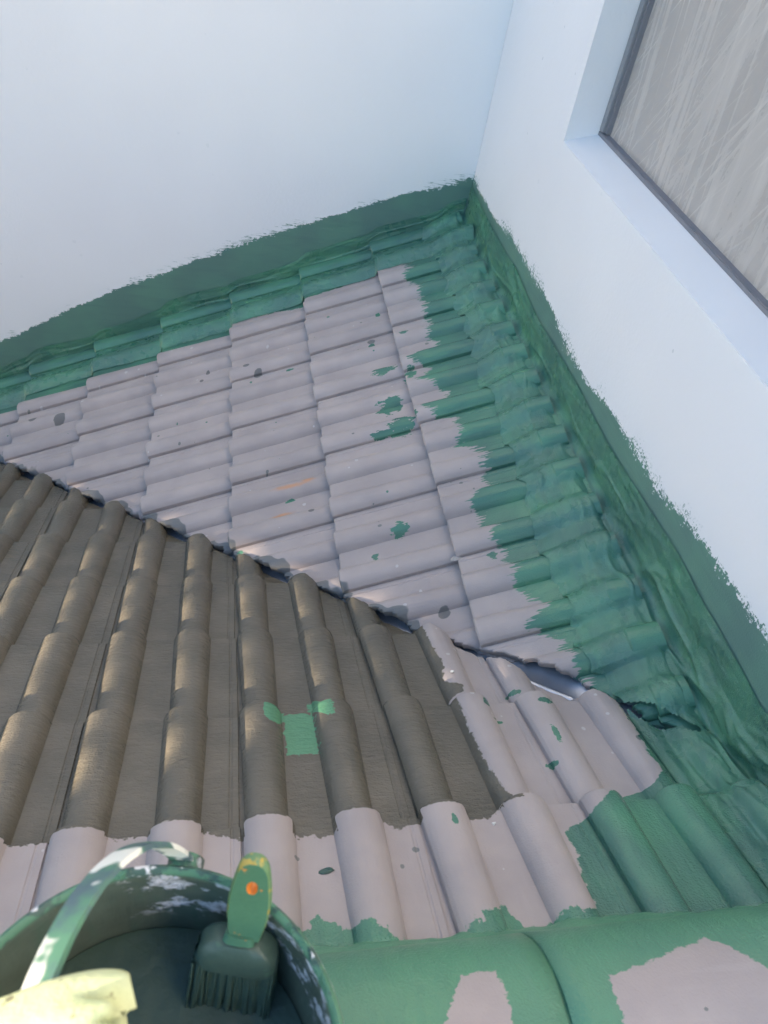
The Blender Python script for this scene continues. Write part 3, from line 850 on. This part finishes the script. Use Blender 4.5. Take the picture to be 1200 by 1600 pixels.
BC = Vector((-0.993, -3.064, 0.333)); BH = 0.347
bucket = empty('paint_bucket', BC)
tag(bucket, 'open paint bucket crusted with dark green and white paint, standing on the ridge', 'bucket')
def lathe(name, pr, mat, parent, n=72, wob=0.0):
    V = []
    for r, z in pr:
        for q in range(n):
            a = 2 * math.pi * q / n
            rr = r * (1 + wob * float(vnoise(math.cos(a) * 2 + 5, math.sin(a) * 2 + z * 8, 3)))
            V.append((rr * math.cos(a), rr * math.sin(a), z))
    me = bpy.data.meshes.new(name); F = grid_faces(len(pr), n, True)
    me.from_pydata(V, [], F); me.materials.append(mat)
    me.polygons.foreach_set('use_smooth', [True] * len(F)); me.set_sharp_from_angle(angle=math.radians(50)); me.update()
    o = bpy.data.objects.new(name, me); return link(o, parent)
RT, RB = 0.1585, 0.132
def rr(z): return RB + (RT - 0.004 - RB) * z / BH
lathe('body', [(0.001, 0.0), (RB - 0.004, 0.0), (RB, 0.004), (rr(0.1), 0.1), (rr(0.2), 0.2), (rr(0.27), 0.27), (rr(0.272) + 0.004, 0.272), (rr(0.28) + 0.004, 0.28), (rr(0.282), 0.282), (rr(0.33), 0.33),
               (rr(0.332) - 0.003, 0.332), (rr(0.25) - 0.003, 0.25), (rr(0.15) - 0.003, 0.15), (rr(0.02) - 0.003, 0.008), (0.001, 0.008)], M_BUC, bucket, 96)
lathe('rim', [(rr(0.325) - 0.0035, 0.326), (rr(0.325) + 0.004, 0.326), (RT, 0.330), (RT + 0.0012, 0.337), (RT - 0.001, 0.3445), (RT - 0.004, BH), (RT - 0.0075, 0.3445), (RT - 0.009, 0.337), (rr(0.325) - 0.0035, 0.326)], M_BUC, bucket, 96, 0.004)
lathe('paint', [(0.001, 0.232), (0.05, 0.2322), (0.10, 0.232), (rr(0.232) - 0.004, 0.2335)], M_WET, bucket, 64)
# flat strap handle rising from the far ear and leaning left
E1 = Vector((0.184, 0.983, 0)).normalized(); SD = Vector((-E1.y, E1.x, 0)); AL = math.radians(19)
UP = Vector((0, 0, 1)) * math.cos(AL) + SD * math.sin(AL); NRM = E1.cross(UP)
HC = Vector((0, 0, 0.335)); HR, HH = RT + 0.006, 0.165
def hpt(a): return HC + E1 * (HR * math.cos(a)) + UP * (HH * math.sin(a))
V = []; ns = 60; hw, ht = 0.0100, 0.0022
for q in range(ns + 1):
    a = math.pi * q / ns
    p = hpt(a); t = (hpt(a + .01) - hpt(a - .01)).normalized(); w = NRM; nn = t.cross(w).normalized()
    ww = hw * (1.0 + 0.05 * float(vnoise(q * 0.6, 0.0, 6)))
    for sx, sz in ((-1, -1), (-0.9, 1), (0, 1.25), (0.9, 1), (1, -1), (0, -1.1)):
        V.append(p + w * (ww * sx) + nn * (ht * sz))
F = grid_faces(ns + 1, 6, True) + [(5, 4, 3, 2, 1, 0), tuple(ns * 6 + i for i in range(6))]
me = bpy.data.meshes.new('handle'); me.from_pydata([tuple(v) for v in V], [], F); me.materials.append(M_STRAP)
me.polygons.foreach_set('use_smooth', [True] * len(F)); me.set_sharp_from_angle(angle=math.radians(40)); me.update()
link(bpy.data.objects.new('handle', me), bucket)
for sgn in (1, -1):
    d = E1 * sgn; c = HC + d * (RT + 0.004) - Vector((0, 0, 0.006))
    V = []; nn = 20
    for dep in (-0.008, 0.007, 0.009):
        for q in range(nn):
            a = 2 * math.pi * q / nn; r = 0.016 if dep < 0.008 else 0.012
            V.append(c + d * dep + SD * (r * math.cos(a)) + Vector((0, 0, r * math.sin(a))))
    F = grid_faces(3, nn, True) + [tuple(range(2 * nn, 3 * nn))]
    me = bpy.data.meshes.new('handle_ear'); me.from_pydata([tuple(v) for v in V], [], F); me.materials.append(M_BUC); me.update()
    link(bpy.data.objects.new('handle_ear', me), bucket)

# ------------------------------------------------------------------ paint-soaked cloth over the handle
rag_c = BC + hpt(math.radians(84)) + Vector((0.004, -0.040, -0.006))
V = []; nl, na = 46, 48
for i in range(nl):
    q = i / (nl - 1); xl_ = -0.135 + 0.185 * q
    for j in range(na):
        a = 2 * math.pi * j / na
        tw = a + 5.0 * xl_
        r = 0.036 + 0.012 * float(fbm(xl_ * 9 + 3, math.cos(tw) * 1.6 + math.sin(tw) * 1.1 + 6, 101, 2)) - 0.007 * max(0.0, math.cos(3 * tw + 9 * xl_)) ** 3 + 0.0015 * float(vnoise(xl_ * 70, math.cos(a) * 3 + math.sin(a) * 2 + 9, 105))
        r *= (1 - 0.22 * max(0, (q - 0.75) / 0.25) ** 2) * (1 + 0.12 * math.cos(2 * a + 1))
        if i == nl - 1: r *= 0.35
        ragx = 0.030 * float(fbm(a * 3.2 + 3, q * 2, 110)) * max(0, (q - 0.7) / 0.3)
        V.append((xl_ + ragx, r * math.cos(a) * 1.05 + 0.012 * q, r * math.sin(a) * 0.85 + 0.010 * q))
F = grid_faces(nl, na, True) + [tuple(range(na))[::-1], tuple((nl - 1) * na + j for j in range(na))]
# frayed threads at the free end
def thread(p, d, L, r):
    base = len(V); p = Vector(p); d = Vector(d).normalized(); s = d.orthogonal().normalized(); u = d.cross(s)
    for q in range(5):
        c = p + d * (L * q / 4) + Vector((0, 0, -1)) * (0.25 * L * (q / 4) ** 2) + s * (0.12 * L * math.sin(q * 1.7))
        for a in range(4):
            V.append(tuple(c + (s * math.cos(a * math.pi / 2) + u * math.sin(a * math.pi / 2)) * r * (1 - 0.8 * q / 4)))
    for q in range(4):
        for a in range(4):
            F.append((base + q * 4 + a, base + q * 4 + (a + 1) % 4, base + (q + 1) * 4 + (a + 1) % 4, base + (q + 1) * 4 + a))
rs = random.Random(3)
for _ in range(26):
    a = rs.uniform(2.6, 5.6); xx = rs.uniform(0.012, 0.046)
    thread((xx, 0.026 * math.cos(a) + 0.010, 0.021 * math.sin(a) + 0.008), (rs.uniform(0.0, 0.9), math.cos(a) * 0.9, math.sin(a) * 0.9), rs.uniform(0.005, 0.013), rs.uniform(0.0008, 0.0022))
me = bpy.data.meshes.new('paint_rag'); me.from_pydata([tuple(v) for v in V], [], F); me.materials.append(M_RAG)
me.polygons.foreach_set('use_smooth', [True] * len(F)); me.update()
rag = link(bpy.data.objects.new('paint_rag', me)); rag.location = rag_c; rag.rotation_euler = (0, math.radians(-6), math.radians(2))
tag(rag, 'sunlit pale yellow green bundle of paint-soaked cloth over the bucket handle', 'rag')

# ------------------------------------------------------------------ block brush standing in the bucket
def mat_brush(name, base, green, amt):
    k = NT(name); o = k.obj()
    n = k.noise(24, 4, 0.6, vec=o); e = k.noise(70, 3, 0.6, vec=o, off=(5, 1, 1))
    gcol = k.mix(n, green, tuple(v * 1.5 for v in green))
    c = k.mix(k.step(e, amt, amt + 0.05), gcol, base)
    return k.fin(c, 0.42, k.bump(k.add(n, e), 0.5, 0.002), spec=0.45)
M_BH = mat_brush('brush_handle_paint', (0.60, 0.26, 0.06), (0.055, 0.14, 0.085), 0.66)
M_BE = mat_brush('brush_handle_edge', (0.40, 0.30, 0.06), (0.085, 0.165, 0.075), 0.56)
M_BO = mat_simple('bare_orange_plastic', (0.80, 0.30, 0.05), 0.5)
M_BB = mat_brush('brush_bristles', (0.065, 0.12, 0.085), (0.040, 0.070, 0.054), 0.66)
tip = Vector((-0.905, -2.940, 0.757)); neck = Vector((-0.911, -2.963, 0.655))
ax = (tip - neck).normalized()
view = (Vector(CAM_LOC) - tip).normalized()
face = Vector((-0.25, -1.0, 0.35)); face = (face - ax * face.dot(ax)).normalized(); wd = face.cross(ax).normalized() * -1
if wd.x < 0: wd = -wd
brush = empty('paint_brush', neck)
tag(brush, 'green coated block brush with a paddle handle standing in the bucket', 'brush')
def local(w, h, d): return tuple(wd * w + ax * h + face * d)
# paddle handle with a hanging hole
Lh = (tip - neck).length
outl = []
def halfw(q):   # q 0 neck .. 1 tip
    return 0.0115 + 0.0065 * math.sin(math.pi * min(1, q * 0.9 + 0.12)) ** 1.2
qs = list(np.linspace(0, 0.86, 12))
pts = [(halfw(q), q * Lh) for q in qs] + [(halfw(0.9) * 0.93, 0.915 * Lh), (halfw(0.9) * 0.70, 0.965 * Lh), (halfw(0.9) * 0.35, 0.995 * Lh), (0, Lh)]
outl = pts + [(-w, h) for w, h in pts[-2::-1]]
no = len(outl); hc_ = (0.001, 0.70 * Lh)
hole = []
for (w, h) in outl:
    a = math.atan2(h - hc_[1], w - hc_[0]); hole.append((hc_[0] + 0.0048 * math.cos(a), hc_[1] + 0.0085 * math.sin(a)))
V = []; F = []; mi = []
d2 = 0.0055
rings = [[(w * 0.9, h if h < Lh * .9 else h - 0.0012, d2) for w, h in outl], [(w, h, d2 * 0.45) for w, h in outl], [(w, h, -d2 * 0.45) for w, h in outl], [(w * 0.9, h if h < Lh * .9 else h - 0.0012, -d2) for w, h in outl],
         [(w, h, -d2) for w, h in hole], [(w, h, d2) for w, h in hole]]
for R_ in rings:
    for p in R_: V.append(local(*p))
for r in range(6):
    r2 = (r + 1) % 6
    for i in range(no):
        i2 = (i + 1) % no
        F.append((r * no + i, r * no + i2, r2 * no + i2, r2 * no + i)); mi.append({0: 1, 1: 1, 2: 1, 4: 2}.get(r, 0))
me = bpy.data.meshes.new('handle'); me.from_pydata(V, [], F)
for m_ in (M_BH, M_BE, M_BO): me.materials.append(m_)
me.polygons.foreach_set('material_index', mi); me.polygons.foreach_set('use_smooth', [True] * len(F)); me.set_sharp_from_angle(angle=math.radians(35)); me.update()
link(bpy.data.objects.new('handle', me), brush)
# block: rounded slab below the neck
def slab(name, prof_, mat, depth_n=20):
    V = []; 
    for hw_, hd_, h in prof_:
        for q in range(depth_n):
            a = 2 * math.pi * q / depth_n; ca, sa = math.cos(a), math.sin(a)
            V.append(local(hw_ * math.copysign(abs(ca) ** 0.45, ca) * (1 + 0.20 * float(fbm(ca * 2 + 5, sa * 2 + h * 50, 9, 3))) - 0.004, h, hd_ * math.copysign(abs(sa) ** 0.45, sa)))
    F = grid_faces(len(prof_), depth_n, True) + [tuple(range(depth_n))[::-1], tuple((len(prof_) - 1) * depth_n + i for i in range(depth_n))]
    me = bpy.data.meshes.new(name); me.from_pydata(V, [], F); me.materials.append(mat)
    me.polygons.foreach_set('use_smooth', [True] * len(F)); me.set_sharp_from_angle(angle=math.radians(60)); me.update()
    return link(bpy.data.objects.new(name, me), brush)
slab('neck', [(0.012, 0.008, 0.006), (0.014, 0.009, -0.004), (0.024, 0.012, -0.014)], M_BH)
slab('block', [(0.020, 0.011, -0.004), (0.030, 0.014, -0.010), (0.035, 0.016, -0.018), (0.037, 0.0165, -0.034), (0.036, 0.016, -0.037)], M_BB, 32)
# bristles: wet tufts
V = []; F = []
rs = random.Random(9)
for t in range(620):
    w0 = rs.uniform(-0.037, 0.034); d0 = rs.uniform(-0.013, 0.013); L = rs.uniform(0.085, 0.11)
    w1 = w0 * rs.uniform(1.0, 1.18) + rs.uniform(-.004, .004); d1 = d0 * rs.uniform(1.0, 1.5) + rs.uniform(-.003, .003); r = rs.uniform(0.0010, 0.0022)
    b = len(V)
    for q in range(4):
        e = q / 3; r_ = r * (1 - 0.75 * e ** 2)
        for a in range(5):
            an = a * 2 * math.pi / 5
            V.append(local(w0 + (w1 - w0) * e + r_ * math.cos(an) - 0.004, -0.032 - L * e, d0 + (d1 - d0) * e + r_ * math.sin(an)))
    for q in range(3):
        for a in range(5): F.append((b + q * 5 + a, b + q * 5 + (a + 1) % 5, b + (q + 1) * 5 + (a + 1) % 5, b + (q + 1) * 5 + a))
me = bpy.data.meshes.new('bristles'); me.from_pydata(V, [], F); me.materials.append(M_BB); me.polygons.foreach_set('use_smooth', [True] * len(F)); me.update()
bo = link(bpy.data.objects.new('bristles', me), brush)

# ------------------------------------------------------------------ unseen tree added at the left, its crown shaped to keep the sun off all but
# the ribs at the far left and the bucket handle
sh = Vector((math.sin(SUN_ROT), math.cos(SUN_ROT), 0)); qh = Vector((sh.y, -sh.x, 0))
if qh.y < 0: qh = -qh
ce, se = math.cos(SUN_EL), math.sin(SUN_EL)
def sun_pw(x, y, z): return x * qh.x + y * qh.y, z * ce - (x * sh.x + y * sh.y) * se
edge = []
for x, y in ((-0.90, -2.45), (-0.92, -2.2), (-0.95, -2.0), (-1.03, -1.7), (-1.12, -1.5), (-1.48, -1.10), (-1.86, -0.72), (-2.4, -0.25)):
    edge.append(sun_pw(x, y, -S * (y - Y0) + 0.034))
edge.sort()
EP = np.array([e[0] for e in edge]); EW = np.array([e[1] for e in edge]) - 0.05
hp, hw_ = sun_pw(*(BC + hpt(math.radians(84)) + Vector((0.0, 0.0, 0.135))))
nr_ = np.random.default_rng(5)
NL = 30000
pp = nr_.uniform(-3.7, 1.9, NL); ww = nr_.uniform(-1.9, 1.7, NL); dd = nr_.uniform(8.5, 11.5, NL)
tl = np.interp(pp, EP, EW)
tl = np.where(pp < EP[0] - 0.02, -1.75 + 0.25 * np.sin(pp * 9), tl)
keep = ww > tl + 0.075
keep &= ~((((pp - hp) / 0.22) ** 2 + ((ww - hw_) / 0.17) ** 2) < 1)  # gap cut in the added crown so sun reaches the bucket handle
keep &= ((pp + 0.9) / 2.9) ** 4 + ((ww - 0.0) / 2.0) ** 4 < 1
pp, ww, dd = pp[keep], ww[keep], dd[keep]
V = []; F = []
for p_, w_, d_ in zip(pp, ww, dd):
    c = qh * p_ + sh * d_; c.z = (w_ + d_ * se) / ce
    a = Vector(nr_.normal(size=3)).normalized(); b = a.orthogonal().normalized(); b = (b * math.cos(w_ * 91) + a.cross(b) * math.sin(w_ * 91)).normalized(); L = nr_.uniform(0.09, 0.15)
    k0 = len(V)
    V += [c - a * L, c + b * L * 0.55, c + a * L, c - b * L * 0.55]
    F.append((k0, k0 + 1, k0 + 2, k0 + 3))
kk = NT('tree_leaf'); ln = kk.noise(3, 2)
M_LEAF = kk.fin(kk.mix(ln, (0.05, 0.09, 0.03), (0.08, 0.12, 0.04)), 0.6)
M_BARK = mat_simple('tree_bark', (0.14, 0.11, 0.08), 0.9, 0, 8, 0.4, 0.8)
tb = qh * 2.6 + sh * 10.2; tb.z = -4.2
tree = empty('unseen_shade_tree', tb)
tag(tree, 'unseen tree added left of the roof, its crown shaped to shade the slopes', 'tree')
mesh_obj('crown', V, F, M_LEAF, tree, smooth=False)
V = []; nrg = 26
top_c = qh * 0.4 + sh * 10.0; top_c.z = 5.0
for r_ in range(nrg):
    e = r_ / (nrg - 1); c = tb.lerp(top_c, e) + Vector((0.12 * math.sin(e * 7), 0.12 * math.cos(e * 5), 0)); 
    c = c + qh * (1.2 * math.sin(math.pi * e) * (1 - e)); rad = 0.26 * (1 - 0.8 * e) + 0.10 * math.exp(-e * 14)
    for j in range(14):
        a = 2 * math.pi * j / 14
        V.append((c.x + rad * math.cos(a) * (1 + .08 * math.sin(3 * a)), c.y + rad * math.sin(a), c.z))
F = grid_faces(nrg, 14, True)
for b_ in range(9):          # limbs
    e = 0.5 + 0.05 * b_; c0 = tb.lerp(top_c, e) + qh * (1.2 * math.sin(math.pi * e) * (1 - e)); tgt = qh * nr_.uniform(-2.6, 1.4) + sh * nr_.uniform(9.2, 10.8); tgt.z = c0.z + nr_.uniform(0.5, 1.8)
    k0 = len(V)
    for s_ in range(6):
        f_ = s_ / 5; c = c0.lerp(tgt, f_); c.z += 0.25 * math.sin(f_ * 3); rad = 0.07 * (1 - 0.85 * f_)
        for j in range(6): V.append((c.x + rad * math.cos(j * 1.047), c.y + rad * math.sin(j * 1.047), c.z + rad * math.sin(j * 1.047) * .5))
    for s_ in range(5):
        for j in range(6): F.append((k0 + s_ * 6 + j, k0 + s_ * 6 + (j + 1) % 6, k0 + (s_ + 1) * 6 + (j + 1) % 6, k0 + (s_ + 1) * 6 + j))
mesh_obj('trunk', V, F, M_BARK, tree)

# ------------------------------------------------------------------ small loose bits on the tiles
M_FLK = mat_simple('dried_green_flake', (0.03, 0.085, 0.07), 0.5); M_CHIP = mat_simple('white_chip', (0.72, 0.72, 0.70), 0.7); M_CRUMB = mat_simple('mortar_crumb', (0.40, 0.37, 0.35), 0.9)
def bit(name, x, y, slope, size, mat, label, seed, rot=0.0, flat=0.35):
    rs = random.Random(seed); z = float(surfA(x, y) if slope == 'A' else surfB(x, y))
    bm = bmesh.new(); bmesh.ops.create_icosphere(bm, subdivisions=2, radius=1)
    for v in bm.verts:
        n = 1 + 0.7 * float(fbm(v.co.x * 1.3 + seed, v.co.y * 1.3 + v.co.z, seed, 3))
        v.co = Vector((v.co.x * size[0] * n, v.co.y * size[1] * n, v.co.z * min(size) * flat * 2 * n))
    me = bpy.data.meshes.new(name); bm.to_mesh(me); bm.free(); me.materials.append(mat)
    o = link(bpy.data.objects.new(name, me)); o.location = (x, y, z + min(size) * flat * 0.6)
    o.rotation_euler = ((0, -TH, rot) if slope == 'A' else (-TH, 0, rot))
    tag(o, label, 'debris'); return o
bit('paint_flake', -0.767, -2.715, 'B', (0.013, 0.006), M_FLK, 'dark green dried paint flake on the bare mauve tile right of the brush handle', 2, 0.1, 0.2)
bit('white_chip', -0.468, -2.650, 'B', (0.0045, 0.004), M_CHIP, 'small white chip at the lower right corner of the olive coat', 5)
bit('white_chip', -0.409, -2.206, 'B', (0.005, 0.004), M_CHIP, 'small white chip on the bare roll just below the valley', 8)
bit('mortar_crumb', -0.300, -1.800, 'A', (0.014, 0.010), M_CRUMB, 'broken mortar crumb lodged at a tile corner beside the green paint', 11)
bit('pebble', -0.705, -1.700, 'A', (0.005, 0.004), M_FLK, 'tiny dark pebble low on the grey upper slope near the valley', 14)
